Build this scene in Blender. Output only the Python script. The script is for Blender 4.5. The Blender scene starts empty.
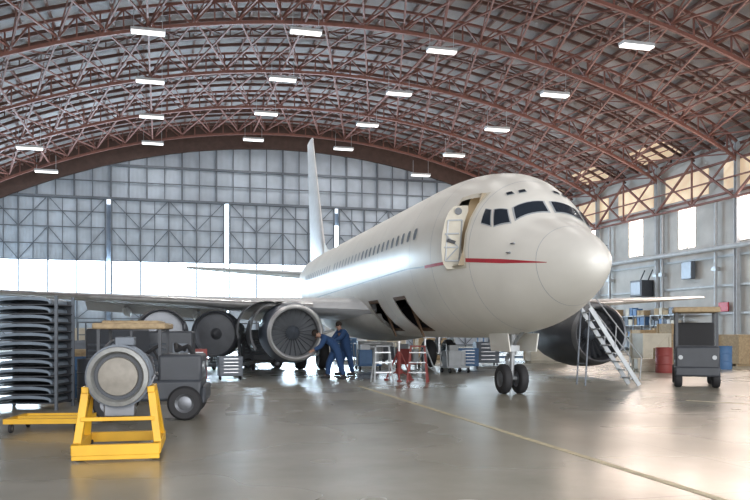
import bpy, math, random
from mathutils import Vector, Matrix
random.seed(7)
sc = bpy.context.scene
COL = sc.collection
V = Vector
# ------------------------------------------------------------------ materials
def mat(name, col, rough=0.5, metal=0.0, var=0.12, scale=3.0, bump=0.0, emis=None, es=0.0, coat=0.0):
    m = bpy.data.materials.new(name); m.use_nodes = True
    nt = m.node_tree; b = nt.nodes['Principled BSDF']
    tc = nt.nodes.new('ShaderNodeTexCoord'); no = nt.nodes.new('ShaderNodeTexNoise')
    no.inputs['Scale'].default_value = scale; no.inputs['Detail'].default_value = 5
    nt.links.new(tc.outputs['Object'], no.inputs['Vector'])
    r = nt.nodes.new('ShaderNodeValToRGB')
    c = V(col)
    r.color_ramp.elements[0].position = 0.3; r.color_ramp.elements[1].position = 0.7
    r.color_ramp.elements[0].color = (*(c*(1-var)), 1); r.color_ramp.elements[1].color = (*[min(1, x*(1+var*0.6)) for x in c], 1)
    nt.links.new(no.outputs['Fac'], r.inputs['Fac']); nt.links.new(r.outputs['Color'], b.inputs['Base Color'])
    b.inputs['Roughness'].default_value = rough; b.inputs['Metallic'].default_value = metal
    if coat: b.inputs['Coat Weight'].default_value = coat
    if emis:
        b.inputs['Emission Color'].default_value = (*emis, 1); b.inputs['Emission Strength'].default_value = es
    if bump:
        bp = nt.nodes.new('ShaderNodeBump'); bp.inputs['Strength'].default_value = bump
        nt.links.new(no.outputs['Fac'], bp.inputs['Height']); nt.links.new(bp.outputs['Normal'], b.inputs['Normal'])
    return m
def corrugated(name, col, axis, freq, rough=0.6, depth=0.35, contrast=0.75):
    m = mat(name, col, rough, var=0.2, scale=0.6)
    nt = m.node_tree; b = nt.nodes['Principled BSDF']
    tc = nt.nodes['Texture Coordinate']; w = nt.nodes.new('ShaderNodeTexWave')
    w.wave_type = 'BANDS'; w.bands_direction = axis; w.inputs['Scale'].default_value = freq
    nt.links.new(tc.outputs['Object'], w.inputs['Vector'])
    bp = nt.nodes.new('ShaderNodeBump'); bp.inputs['Strength'].default_value = depth; bp.inputs['Distance'].default_value = 0.05
    nt.links.new(w.outputs['Fac'], bp.inputs['Height']); nt.links.new(bp.outputs['Normal'], b.inputs['Normal'])
    mx = nt.nodes.new('ShaderNodeMixRGB'); mx.blend_type = 'MULTIPLY'; mx.inputs['Fac'].default_value = 1
    rr = nt.nodes.new('ShaderNodeValToRGB'); rr.color_ramp.elements[0].color = (contrast,)*3+(1,); rr.color_ramp.elements[1].position = 0.35
    nt.links.new(w.outputs['Fac'], rr.inputs['Fac'])
    src = b.inputs['Base Color'].links[0].from_socket
    nt.links.new(src, mx.inputs['Color1']); nt.links.new(rr.outputs['Color'], mx.inputs['Color2']); nt.links.new(mx.outputs['Color'], b.inputs['Base Color'])
    return m
WHITE = mat('aircraft_paint', (0.82, 0.805, 0.755), 0.38, var=0.07, scale=0.8)
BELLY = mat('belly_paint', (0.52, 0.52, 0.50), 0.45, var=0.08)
WINGM = mat('wing_grey', (0.62, 0.64, 0.67), 0.4, var=0.08)
ALU = mat('bare_aluminium', (0.75, 0.76, 0.78), 0.3, 0.85)
LIPM = mat('silver_inlet_metal', (0.72, 0.73, 0.75), 0.36, 0.5)
FANM = mat('fan_blade_metal', (0.34, 0.36, 0.39), 0.4, 0.5)
DALU = mat('dark_metal', (0.19, 0.20, 0.22), 0.4, 0.7)
BLACK = mat('black_rubber', (0.022, 0.022, 0.025), 0.7)
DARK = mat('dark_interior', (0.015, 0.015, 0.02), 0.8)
CHAR = mat('charcoal_paint', (0.05, 0.056, 0.068), 0.45)
NAC = mat('nacelle_blue_grey', (0.10, 0.12, 0.165), 0.35, 0.2)
GLASS = mat('cockpit_glass', (0.025, 0.035, 0.05), 0.12, var=0.02)
SHADE = mat('cabin_window_shade', (0.42, 0.43, 0.44), 0.4, var=0.05)
RED = mat('red_paint', (0.50, 0.03, 0.05), 0.4)
DRED = mat('faded_red_paint', (0.30, 0.06, 0.055), 0.5)
STEEL = mat('grey_steel', (0.40, 0.42, 0.44), 0.45, 0.5)
DSTEEL = mat('dark_steel', (0.14, 0.16, 0.19), 0.5, 0.3)
TAN = mat('tan_interior', (0.36, 0.29, 0.20), 0.6)
TANL = mat('beige_door_lining', (0.72, 0.68, 0.58), 0.55)
BROWN = mat('brown_edging', (0.18, 0.11, 0.065), 0.6)
YEL = mat('yellow_paint', (0.78, 0.44, 0.03), 0.5)
CASING = mat('engine_casing', (0.27, 0.275, 0.27), 0.45, 0.3, scale=9, var=.2)
MESHF = mat('engine_face', (0.26, 0.24, 0.21), 0.6, 0.1, scale=10, var=0.18)
TRUSS = mat('oxide_red_steel', (0.215, 0.092, 0.072), 0.6, var=0.2)
TRUSSB = mat('oxide_brown_steel', (0.13, 0.068, 0.056), 0.6, var=0.2)
FASC = mat('dark_brown_fascia', (0.085, 0.05, 0.042), 0.7, var=0.2)
PURL = mat('purlin_steel', (0.24, 0.15, 0.13), 0.6)
FRAME = mat('door_frame_steel', (0.115, 0.137, 0.17), 0.6)
WOOD = mat('crate_wood', (0.40, 0.30, 0.18), 0.7, scale=12, var=0.25)
CREAM = mat('cream_paint', (0.55, 0.51, 0.42), 0.5)
LGREY = mat('light_grey_paint', (0.46, 0.49, 0.52), 0.5)
MBLUE = mat('blue_paint', (0.08, 0.18, 0.36), 0.5)
SKIN = mat('skin', (0.5, 0.3, 0.22), 0.6); HAIR = mat('hair', (0.03, 0.02, 0.015), 0.8)
NAVY2 = mat('blue_denim', (0.03, 0.075, 0.19), 0.9, scale=20)
ROOFM = corrugated('roof_sheet', (0.37, 0.335, 0.325), 'Y', 4.0, contrast=0.55)
WALLM = corrugated('door_panel_sheet', (0.42, 0.49, 0.58), 'X', 3.0, contrast=0.85)
RWALL = corrugated('side_wall_sheet', (0.55, 0.545, 0.53), 'Y', 3.0, contrast=0.75)
DAY = mat('daylight_pane', (0.8, 0.85, 0.9), 0.5, emis=(0.72, 0.88, 1.0), es=7.5)
DAYW = mat('warm_daylight_pane', (0.9, 0.85, 0.8), 0.5, emis=(1.0, 0.86, 0.80), es=6.0)
GLOW = mat('warm_glow_sheet', (0.7, 0.58, 0.42), 0.5, var=.4, scale=.5, emis=(1.0, 0.74, 0.50), es=0.5)
TUBE = mat('lamp_diffuser', (0.9, 0.9, 0.9), 0.5, emis=(1.0, 0.98, 0.95), es=1.3)
LINE = mat('floor_line_paint', (0.60, 0.54, 0.36), 0.5, var=0.3, scale=6)
FLOOR = bpy.data.materials.new('polished_concrete'); FLOOR.use_nodes = True
nt = FLOOR.node_tree; b = nt.nodes['Principled BSDF']
tc = nt.nodes.new('ShaderNodeTexCoord')
n1 = nt.nodes.new('ShaderNodeTexNoise'); n1.inputs['Scale'].default_value = 0.6; n1.inputs['Detail'].default_value = 9; n1.inputs['Roughness'].default_value = 0.6
nt.links.new(tc.outputs['Object'], n1.inputs['Vector'])
n2 = nt.nodes.new('ShaderNodeTexNoise'); n2.inputs['Scale'].default_value = 0.25; n2.inputs['Detail'].default_value = 3
nt.links.new(tc.outputs['Object'], n2.inputs['Vector'])
r1 = nt.nodes.new('ShaderNodeValToRGB'); r1.color_ramp.elements[0].position = .3; r1.color_ramp.elements[1].position = .68
r1.color_ramp.elements[0].color = (0.235, 0.222, 0.178, 1); r1.color_ramp.elements[1].color = (0.355, 0.342, 0.292, 1)
nt.links.new(n1.outputs['Fac'], r1.inputs['Fac'])
br = nt.nodes.new('ShaderNodeTexBrick'); br.inputs['Scale'].default_value = 1.0; br.offset = 0
br.inputs['Brick Width'].default_value = 6; br.inputs['Row Height'].default_value = 6; br.inputs['Mortar Size'].default_value = 0.012
br.inputs['Color1'].default_value = br.inputs['Color2'].default_value = (1, 1, 1, 1); br.inputs['Mortar'].default_value = (.72, .72, .72, 1)
nt.links.new(tc.outputs['Object'], br.inputs['Vector'])
mx = nt.nodes.new('ShaderNodeMixRGB'); mx.blend_type = 'MULTIPLY'; mx.inputs['Fac'].default_value = 1
nt.links.new(r1.outputs['Color'], mx.inputs['Color1']); nt.links.new(br.outputs['Color'], mx.inputs['Color2'])
nt.links.new(mx.outputs['Color'], b.inputs['Base Color'])
r2 = nt.nodes.new('ShaderNodeMapRange'); r2.inputs['From Min'].default_value = .3; r2.inputs['From Max'].default_value = .7; r2.inputs['To Min'].default_value = 0.22; r2.inputs['To Max'].default_value = 0.34
nt.links.new(n2.outputs['Fac'], r2.inputs['Value']); nt.links.new(r2.outputs['Result'], b.inputs['Roughness'])
b.inputs['Specular IOR Level'].default_value = 0.65
# ------------------------------------------------------------------ mesh builder
class MB:
    def __init__(s): s.v = []; s.f = []; s.mi = []; s.m = 0
    def add(s, vs, fs):
        o = len(s.v); s.v += [tuple(p) for p in vs]
        for f in fs: s.f.append([o+i for i in f]); s.mi.append(s.m)
        return s
    def box(s, c, d, rz=0, rx=0, ry=0):
        R = Matrix.Rotation(rz, 3, 'Z') @ Matrix.Rotation(ry, 3, 'Y') @ Matrix.Rotation(rx, 3, 'X'); c = V(c)
        vs = [c + R @ V((x*d[0]/2, y*d[1]/2, z*d[2]/2)) for x in (-1, 1) for y in (-1, 1) for z in (-1, 1)]
        return s.add(vs, [(0,1,3,2),(4,6,7,5),(0,4,5,1),(2,3,7,6),(0,2,6,4),(1,5,7,3)])
    def frame(s, p0, p1):
        a = (V(p1)-V(p0)).normalized(); h = V((0,0,1)) if abs(a.z) < .95 else V((0,1,0))
        x = a.cross(h).normalized(); return a, x, x.cross(a)
    def bar(s, p0, p1, w, h=None):
        h = h or w; a, x, y = s.frame(p0, p1); p0, p1 = V(p0), V(p1)
        vs = [p + x*(i*w/2) + y*(j*h/2) for p in (p0, p1) for i, j in ((-1,-1),(1,-1),(1,1),(-1,1))]
        return s.add(vs, [(3,2,1,0),(4,5,6,7),(0,1,5,4),(1,2,6,5),(2,3,7,6),(3,0,4,7)])
    def cyl(s, p0, p1, r0, r1=None, n=16, caps=True):
        r1 = r0 if r1 is None else r1; a, x, y = s.frame(p0, p1); p0, p1 = V(p0), V(p1)
        vs = [p + x*(r*math.cos(2*math.pi*i/n)) + y*(r*math.sin(2*math.pi*i/n)) for p, r in ((p0, r0), (p1, r1)) for i in range(n)]
        fs = [(i, (i+1) % n, n+(i+1) % n, n+i) for i in range(n)]
        if caps: fs += [tuple(range(n))[::-1], tuple(range(n, 2*n))]
        return s.add(vs, fs)
    def tube(s, pts, r, n=8):
        for a, b_ in zip(pts[:-1], pts[1:]): s.cyl(a, b_, r, r, n)
        return s
    def lathe(s, c, ax, prof, n=32, a0=0, a1=2*math.pi):
        c = V(c); a, x, y = s.frame((0,0,0), ax); full = abs(a1-a0-2*math.pi) < 1e-4
        k = n if full else n+1; vs = []
        for t, r in prof:
            for i in range(k):
                th = a0+(a1-a0)*i/n; vs.append(c + a*t + x*(r*math.cos(th)) + y*(r*math.sin(th)))
        fs = []
        for j in range(len(prof)-1):
            for i in range(n):
                i2 = (i+1) % k if full else i+1
                fs.append((j*k+i, j*k+i2, (j+1)*k+i2, (j+1)*k+i))
        return s.add(vs, fs)
    def sphere(s, c, r, n=12, sc_=(1,1,1)):
        c = V(c); vs = []
        for j in range(n+1):
            ph = math.pi*j/n
            for i in range(n*2):
                th = math.pi*i/n; vs.append(c+V((r*sc_[0]*math.sin(ph)*math.cos(th), r*sc_[1]*math.sin(ph)*math.sin(th), r*sc_[2]*math.cos(ph))))
        k = 2*n
        return s.add(vs, [(j*k+i, j*k+(i+1) % k, (j+1)*k+(i+1) % k, (j+1)*k+i) for j in range(n) for i in range(k)])
    def obj(s, name, mats, parent=None, loc=(0,0,0), rz=0, bevel=0, smooth=True, label=None, cat=None, group=None, kind=None):
        me = bpy.data.meshes.new(name); me.from_pydata(s.v, [], s.f); me.update()
        if not isinstance(mats, (list, tuple)): mats = [mats]
        for m in mats: me.materials.append(m)
        for p, mi in zip(me.polygons, s.mi): p.material_index = mi; p.use_smooth = smooth
        if smooth:
            try: me.set_sharp_from_angle(angle=math.radians(35))
            except Exception: pass
        o = bpy.data.objects.new(name, me); COL.objects.link(o)
        o.location = loc; o.rotation_euler.z = rz
        if parent: o.parent = parent
        if bevel:
            md = o.modifiers.new('bevel', 'BEVEL'); md.width = bevel; md.segments = 2; md.limit_method = 'ANGLE'
        meta(o, label, cat, group, kind)
        return o
def meta(o, label=None, cat=None, group=None, kind=None):
    if label: o['label'] = label
    if cat: o['category'] = cat
    if group: o['group'] = group
    if kind: o['kind'] = kind
def empty(name, loc, rz=0, label=None, cat=None, group=None, parent=None):
    o = bpy.data.objects.new(name, None); COL.objects.link(o); o.location = loc; o.rotation_euler.z = rz
    o.empty_display_size = .3
    if parent: o.parent = parent
    meta(o, label, cat, group); return o
def dup(root, loc, rz=None, **kw):
    n = root.copy(); COL.objects.link(n); n.location = loc
    if rz is not None: n.rotation_euler.z = rz
    def rec(src, dst):
        for ch in list(src.children):
            c = ch.copy(); COL.objects.link(c); c.parent = dst; rec(ch, c)
    rec(root, n)
    for k, v_ in kw.items(): n[k] = v_
    return n
# ------------------------------------------------------------------ hangar
TH = math.radians(15.2); CT, ST = math.cos(TH), math.sin(TH)
def H(u, v, z=0): return V((u*CT-v*ST, u*ST+v*CT, z))
UC, HWD, RR = 10.8, 24.5, 54.0
UL, UR = UC-HWD, UC+HWD; V0, V1 = -12.0, 70.0
A0 = math.asin(HWD/RR)
def arc(a, ztop, r=RR): return (UC + r*math.sin(a), ztop - RR + r*math.cos(a))
ZB, ZR = 18.1, 19.6
def arcz(u, zt): return zt-RR+math.sqrt(RR*RR-(u-UC)**2)
def hobj(mb, name, m, **k): return mb.obj(name, m, rz=TH, **k)
hobj(MB().box((UC, 20, -.1), (HWD*2+.6, 101, .2)), 'floor', FLOOR, kind='structure', smooth=False, label='polished grey concrete hangar floor')
mb = MB(); N = 48; vs = []
for i in range(N+1):
    a = -A0+2*A0*i/N
    u, z = arc(a, ZR); vs += [(u, V0, z), (u, V1+.3, z), (u, V0, z+.25), (u, V1+.3, z+.25)]
fs = []
for i in range(N):
    k = 4*i; fs += [(k, k+1, k+5, k+4), (k+2, k+6, k+7, k+3)]
mb.add(vs, fs); hobj(mb, 'ceiling', ROOFM, kind='structure', label='arched corrugated metal hangar roof')
ZE = arcz(UR, ZR)
ZD = 12.6
mb = MB(); vs = []
for i in range(N+1):
    u = UL+(UR-UL)*i/N; zt = max(arcz(u, ZR), ZD+.02); vs += [(u, V1, ZD), (u, V1, zt), (u, V1+.25, ZD), (u, V1+.25, zt)]
mb.add(vs, [(4*i, 4*i+4, 4*i+5, 4*i+1) for i in range(N)]+[(4*i+2, 4*i+3, 4*i+7, 4*i+6) for i in range(N)])
hobj(mb, 'wall_back', WALLM, kind='structure', label='blue-grey corrugated gable wall under arched roof')
mb = MB(); vs = []
for i in range(N+1):
    a = -A0+2*A0*i/N; u, z = arc(a*.998, ZR-.02); z2 = z-2.1
    vs += [(u, V1-.5, z), (u, V1-.5, z2), (u, V1-.2, z2), (u, V1-.2, z)]
mb.add(vs, [(4*i+j, 4*i+4+j, 4*i+4+(j+1) % 4, 4*i+(j+1) % 4) for i in range(N) for j in range(4)])
hobj(mb, 'trim_1', FASC, kind='structure', label='deep dark brown arched fascia above hangar doors')
mb = MB()
for i in range(33):
    u = UL+1+i*1.45; zt = arcz(min(u, UR-.3), ZR)-.2
    if u < UR and zt > ZD+.3: mb.bar((u, V1-.15, ZD), (u, V1-.15, zt), .14 if i % 2 == 0 else .08)
for z in (ZD, 14.0, 15.4):
    h = math.sqrt(max(0, RR*RR-(z-ZR+RR)**2)) if z > ZE else HWD
    h = min(h, HWD); mb.bar((UC-h+.2, V1-.2, z), (UC+h-.2, V1-.2, z), .18 if z != 14.0 else .09)
hobj(mb, 'trim_2', FRAME, kind='structure', label='dark steel gable framing')
bd = [UL, -4.2, 5.6, 15.4, 25.2, UR]; wn = 1
ZW0, ZW1 = 4.4, 7.35
for i in range(5):
    a, b_ = bd[i]+.17, bd[i+1]-.17; w = b_-a; c = (a+b_)/2
    mb = MB().box((c, V1+.1, ZW0/2), (w, .2, ZW0)).box((c, V1+.1, (ZW1+ZD)/2), (w, .2, ZD-ZW1))
    d = hobj(mb, 'door_%d' % (i+1), WALLM, kind='structure', label='tall blue-grey sliding hangar door leaf')
    fr = MB(); n = 4
    for k in range(n+1):
        u = a+.08+(w-.16)*k/n; fr.bar((u, V1-.12, 0), (u, V1-.12, ZD), .12)
    for k in range(n):
        u = a+.08+(w-.16)*(k+.5)/n; fr.bar((u, V1-.1, 7.35), (u, V1-.1, ZD), .06)
    for z in (.15, 2.5, ZW0, ZW1, 8.7, 10.1, 11.4, ZD-.1): fr.bar((a, V1-.12, z), (b_, V1-.12, z), .08)
    for k in range(n):
        u0 = a+.08+(w-.16)*k/n; u1 = a+.08+(w-.16)*(k+1)/n
        for z0, z1 in ((.15, 2.5), (2.5, ZW0), (ZW1, 10.1), (10.1, ZD)):
            if (k) % 2: fr.bar((u0, V1-.1, z0), (u1, V1-.1, z1), .06)
            else: fr.bar((u0, V1-.1, z1), (u1, V1-.1, z0), .06)
    fr.obj('door_frame', FRAME, parent=d)
    for k in range(3):
        hobj(MB().box((a+w*(k+.5)/3, V1+.06, (ZW0+ZW1)/2), (w/3-.02, .06, ZW1-ZW0)), 'window_%d' % wn, DAY, kind='structure', label='frosted daylight window pane in hangar door'); wn += 1
for u, z0, z1 in ((5.6, 1, 12.6), (15.4, 7.2, 11.0), (25.2, 0, 12.6)):
    hobj(MB().box((u, V1+.1, (z0+z1)/2), (.28, .1, z1-z0)), 'window_%d' % wn, DAY, kind='structure', label='narrow gap of daylight between door leaves'); wn += 1
hobj(MB().box((UC, V1+.7, 6), (HWD*2, .1, 12.4)), 'trim_3', WALLM, kind='structure', label='outer track wall panel')
def sidewall(name, u, wins, sgn):
    mb = MB(); z0, z1 = 7.2, 10.0; L = V1-V0
    mb.box((u+sgn*.15, (V0+V1)/2, z0/2), (.3, L, z0)); mb.box((u+sgn*.15, (V0+V1)/2, (z1+ZE)/2), (.3, L, ZE-z1))
    edges = [V0]
    for w in sorted(wins): edges += [w-1, w+1]
    edges.append(V1)
    for k in range(0, len(edges), 2):
        mb.box((u+sgn*.15, (edges[k]+edges[k+1])/2, (z0+z1)/2), (.3, edges[k+1]-edges[k], z1-z0))
    hobj(mb, name, RWALL, kind='structure', label='pale corrugated hangar side wall')
WV = [53.4-6.1*k for k in range(-1, 10)]
sidewall('wall_right', UR, WV, 1); sidewall('wall_left', UL, [], -1)
for w in WV:
    o = hobj(MB().box((UR+.12, w, 8.6), (.06, 1.98, 2.78)), 'window_%d' % wn, DAYW, kind='structure', label='tall bright clerestory window'); wn += 1
    fr = MB()
    for k in (-1, 0, 1): fr.bar((UR+.03, w+k*.95, 7.2), (UR+.03, w+k*.95, 10), .06)
    for z in (7.25, 8.6, 9.95): fr.bar((UR+.03, w-1, z), (UR+.03, w+1, z), .05)
    fr.obj('window_frame', CREAM, parent=o)
    o = hobj(MB().box((UR-.03, w, 11.45), (.05, 4.6, 1.7)), 'window_%d' % wn, GLOW, kind='structure', label='added warm glowing strip under the eave'); wn += 1  # emissive strip added to give the warm glow along the eave
for k in range(3):
    v = 66.0-8.2*k; mb = MB(); vs = []
    for i in range(4):
        a = A0*(.92+.065*i/3); u, z = arc(a, ZR-.03); vs += [(u, v-2.2, z), (u, v+2.2, z)]
    mb.add(vs, [(2*i, 2*i+1, 2*i+3, 2*i+2) for i in range(3)]); hobj(mb, 'window_%d' % wn, GLOW, kind='structure', label='translucent roof light sheet near the eave'); wn += 1
tn = 4
for z in (2.6, 4.4, 6.3, 10.35, 12.4, 13.3):
    hobj(MB().bar((UR-.1, V0, z), (UR-.1, V1-.3, z), .14), 'trim_%d' % tn, LGREY if z < 9 else TRUSS, kind='structure', label='horizontal steel wall girt'); tn += 1
colb = MB()
for dy in (-.12, .12): colb.box((0, dy, ZE/2-.2), (.25, .04, ZE-.4))
colb.box((0, 0, ZE/2-.2), (.04, .24, ZE-.4)).box((0, 0, .03), (.45, .45, .06))
c0 = colb.obj('steel_column', LGREY, loc=H(UR-.3, 66.6), rz=TH, label='grey painted I-beam column against side wall', cat='column', group='side wall columns')
for k in range(1, 5): dup(c0, H(UR-.3, 66.6-8.2*k), TH)
wb = MB().bar((0, 0, 9.9), (0, -4.1, 12.8), .13).bar((0, -8.2, 9.9), (0, -4.1, 12.8), .13).bar((0, 0, 12.8), (0, -4.1, 9.9), .1).bar((0, -4.1, 9.9), (0, -8.2, 12.8), .1).bar((0, -4.1, 9.9), (0, -4.1, 13.6), .1).bar((0, 0, 9.9), (0, -8.2, 9.9), .13).bar((0, 0, 11.2), (0, -8.2, 11.2), .09)
w0 = wb.obj('wall_bracing', TRUSS, loc=H(UR-.5, 66.6), rz=TH, label='oxide red diagonal bracing under the eave', cat='bracing', group='wall bracing under the eave')
for k in range(1, 6): dup(w0, H(UR-.5, 66.6-8.2*k), TH)
dp = MB().cyl((0, 0, .2), (0, 0, 9.8), .11, n=12).box((0, 0, 5.5), (.35, .4, .25))
d0 = dp.obj('wall_pipe', STEEL, loc=H(UR-.35, 56.5), rz=TH, label='vertical grey pipe running up side wall', cat='pipe', group='pipes on side wall')
for v in (50.3, 43.9, 49.6): dup(d0, H(UR-.35, v), TH)
MB().cyl((0, -14, 0), (0, 14, 0), .17, n=14).obj('air_duct', LGREY, loc=H(UR-.95, 50, 6.75), rz=TH, label='long round grey air duct along side wall', cat='duct')
def truss_mesh(zb, tw, bw, ww, nb=36):
    top = MB(); bot = MB(); web = MB()
    P = []; Q = []
    for i in range(nb+1):
        a = -A0+2*A0*i/nb; u, z = arc(a, ZR-.35); P.append(V((u, 0, z))); u2, z2 = arc(a, zb)
        u2 = max(UL+.3, min(UR-.3, u2)); P[-1].x = max(UL+.3, min(UR-.3, P[-1].x)); Q.append(V((u2, 0, z2)))
    for i in range(nb):
        top.bar(P[i], P[i+1], tw); bot.bar(Q[i], Q[i+1], bw)
        web.bar(P[i], Q[i], ww)
        if i % 2: web.bar(P[i], Q[i+1], ww)
        else: web.bar(Q[i], P[i+1], ww)
    return top, bot, web
tv = [66.6-8.2*k for k in range(0, 9)]
top, bot, web = truss_mesh(ZB, .14, .17, .075, 44)
t0 = bot.obj('roof_truss', TRUSS, loc=H(0, tv[0]), rz=TH, label='arched oxide red lattice roof truss', cat='roof truss', group='arched roof trusses')
top.obj('top_chord', TRUSS, parent=t0); web.obj('web', TRUSS, parent=t0)
for v in tv[1:]: dup(t0, H(0, v), TH)
top, bot, web = truss_mesh(ZB+.75, .12, .12, .06, 44)
t1 = bot.obj('roof_truss', TRUSSB, loc=H(0, tv[0]-4.1), rz=TH, label='slim arched brown intermediate roof truss', cat='roof truss', group='slim intermediate roof trusses')
top.obj('top_chord', TRUSSB, parent=t1); web.obj('web', TRUSSB, parent=t1)
for v in tv[1:]: dup(t1, H(0, v-4.1), TH)
rib = MB(); nb = 40
for i in range(nb):
    a = -A0+2*A0*i/nb; a2 = -A0+2*A0*(i+1)/nb; p = arc(a*.995, ZR-.28); q = arc(a2*.995, ZR-.28); rib.bar((p[0], 0, p[1]), (q[0], 0, q[1]), .12, .18)
rv = [t-1.37*k for t in tv for k in (1, 2, 4, 5)] + [68.0]
r0 = rib.obj('roof_rib', TRUSSB, loc=H(0, rv[0]), rz=TH, label='thin curved steel roof rib between trusses', cat='roof rib', group='curved roof ribs')
for v in rv[1:]: dup(r0, H(0, v), TH)
for i in range(35):
    a = (-A0+2*A0*i/34)*.99; u, z = arc(a, ZR-.12)
    o = MB().bar((0, V0+.3, 0), (0, V1-.2, 0), .12, .18).obj('roof_purlin', PURL, loc=H(u, 0, z), rz=TH, label='long straight steel roof purlin', cat='purlin', group='roof purlins')
for u in (-8.4, -.6, 7.5, 15.3, 23, 30):
    MB().bar((0, V0+.5, 0), (0, 66.6, 0), .10).obj('roof_tie', TRUSS, loc=H(u, 0, arcz(u, ZB)+.05), rz=TH, label='straight steel tie running between trusses', cat='roof tie', group='lengthwise roof ties')
br_ = MB()
nb = 22
for i in range(nb):
    a = (-A0+2*A0*i/nb)*.985; a2 = (-A0+2*A0*(i+1)/nb)*.985
    p = arc(a, ZB+.25); q = arc(a2, ZB+.25)
    br_.bar((p[0], 0, p[1]), (q[0], -8.2, q[1]), .085); br_.bar((q[0], 0, q[1]), (p[0], -8.2, p[1]), .085)
    m_ = arc((a+a2)/2, ZR-.4)
    br_.bar((p[0], 0, p[1]), (m_[0], -4.1, m_[1]), .06); br_.bar((q[0], 0, q[1]), (m_[0], -4.1, m_[1]), .06)
    br_.bar((p[0], -8.2, p[1]), (m_[0], -4.1, m_[1]), .06); br_.bar((q[0], -8.2, q[1]), (m_[0], -4.1, m_[1]), .06)
b0 = br_.obj('roof_bracing', TRUSS, loc=H(0, tv[0]), rz=TH, label='crossed diagonal steel bracing between trusses', cat='bracing', group='diagonal roof bracing')
for v in tv[1:-1]: dup(b0, H(0, v), TH)
# lamps
lm = MB().box((0, 0, .09), (1.7, .5, .14))
for x in (-.7, .7): lm.cyl((x, 0, .15), (x, 0, 1.3), .015, .015, 6)
L0 = lm.obj('hanging_lamp', LGREY, loc=H(0, 0, 10), rz=TH, label='white rectangular fluorescent lamp hanging from roof truss', cat='lamp', group='hanging fluorescent lamps')
MB().box((0, 0, -.02), (1.64, .45, .09)).obj('lamp_diffuser', TUBE, parent=L0)
first = True
for u, h in ((-8.6, 13.9), (-.6, 16.6), (7.5, 17.4), (15.2, 17.1), (22.2, 15.2)):
    for k in range(6):
        if u < -5 and k > 1: continue
        v = 66.6-8.2*k
        p = H(u, v-.3, h)
        if first: L0.location = p; first = False
        else: dup(L0, p, TH)
        ld = bpy.data.lights.new('lamp_light', 'AREA'); ld.shape = 'RECTANGLE'; ld.size = 1.6; ld.size_y = .4; ld.energy = 185 if u > -5 else 90; ld.color = (1, .97, .92); ld.specular_factor = .3
        lo = bpy.data.objects.new('lamp_light', ld); COL.objects.link(lo); lo.location = p-V((0, 0, .12)); lo.rotation_euler.z = TH
def fline(p, q, w, name='floor_line'):
    p, q = V(p), V(q); d = q-p
    o = MB().box((0, 0, .002), (w, d.length, .004)).obj(name, LINE, loc=(p+q)/2, rz=math.atan2(-d.x, d.y), label='worn pale yellow guide line painted on floor', cat='floor marking')
fline((-.4, 20.7, 0), (3.75, 3.6, 0), .10); fline((6.5, 16.5, 0), (10.5, 12.8, 0), .07)
# ------------------------------------------------------------------ airliner
PA = math.radians(14.04); PL = V((4.13, 14.4, 0)); pc, ps = math.cos(PA), math.sin(PA)
AIR = empty('airliner', PL, PA, label='white twin-engine passenger jet with thin red stripe and open front door', cat='airplane')
def pchip(xs, ys):
    n = len(xs); h = [xs[i+1]-xs[i] for i in range(n-1)]; d = [(ys[i+1]-ys[i])/h[i] for i in range(n-1)]
    m = [d[0]]+[0 if d[i-1]*d[i] <= 0 else 2*d[i-1]*d[i]/(d[i-1]+d[i]) for i in range(1, n-1)]+[d[-1]]
    def f(x):
        x = max(xs[0], min(xs[-1], x)); i = 0
        while i < n-2 and x > xs[i+1]: i += 1
        t = (x-xs[i])/h[i]
        return (2*t**3-3*t*t+1)*ys[i]+(t**3-2*t*t+t)*h[i]*m[i]+(-2*t**3+3*t*t)*ys[i+1]+(t**3-t*t)*h[i]*m[i+1]
    return f
def tab(s):
    a = [tuple(map(float, t.split(':'))) for t in s.split()]; return pchip([t[0] for t in a], [t[1] for t in a])
HWf = tab('0:0 .04:.14 .12:.25 .3:.39 .6:.55 1:.73 1.5:.93 2:1.12 2.5:1.30 3:1.45 3.5:1.58 4:1.69 5:1.81 6:1.87 7:1.88 21:1.88 24:1.8 27:1.5 30:.98 32.5:.46 33.6:.14')
TPf = tab('0:2.72 .04:2.84 .12:2.95 .3:3.09 .6:3.27 1:3.46 1.5:3.66 1.85:3.81 2.1:4.04 2.5:4.43 3:4.74 3.5:4.97 4:5.10 5:5.24 6:5.29 7:5.3 27:5.3 30:5.22 32.5:5.0 33.6:4.7')
BTf = tab('0:2.72 .04:2.60 .12:2.50 .3:2.36 .6:2.18 1:1.99 1.5:1.80 2:1.65 2.5:1.54 3:1.46 4:1.36 5:1.30 6:1.28 7:1.27 20:1.27 22:1.33 24:1.6 26:2.05 28:2.6 30:3.15 32:3.72 33.6:4.3')
ZCf = tab('0:2.72 1:2.82 2:2.98 4:3.25 7:3.4 21:3.4 24:3.5 28:3.95 33.6:4.5')
def surf(s, phi):
    c, sn = math.cos(phi), math.sin(phi); zc = ZCf(s)
    z = zc+(TPf(s)-zc)*c if c >= 0 else zc+(zc-BTf(s))*c
    return V((-HWf(s)*sn, s, z))
def snorm(s, phi):
    e = .02; a = surf(s+e, phi)-surf(s-e if s > e else s, phi); b2 = surf(s, phi+e)-surf(s, phi-e)
    n = a.cross(b2).normalized(); c = V((0, s, ZCf(s)))
    return n if n.dot(surf(s, phi)-c) > 0 else -n
def phi_of(s, z, side=-1):
    zc = ZCf(s); c = (z-zc)/((TPf(s)-zc) if z >= zc else (zc-BTf(s))); c = max(-1, min(1, c))
    return math.acos(c)*(-side)
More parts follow.
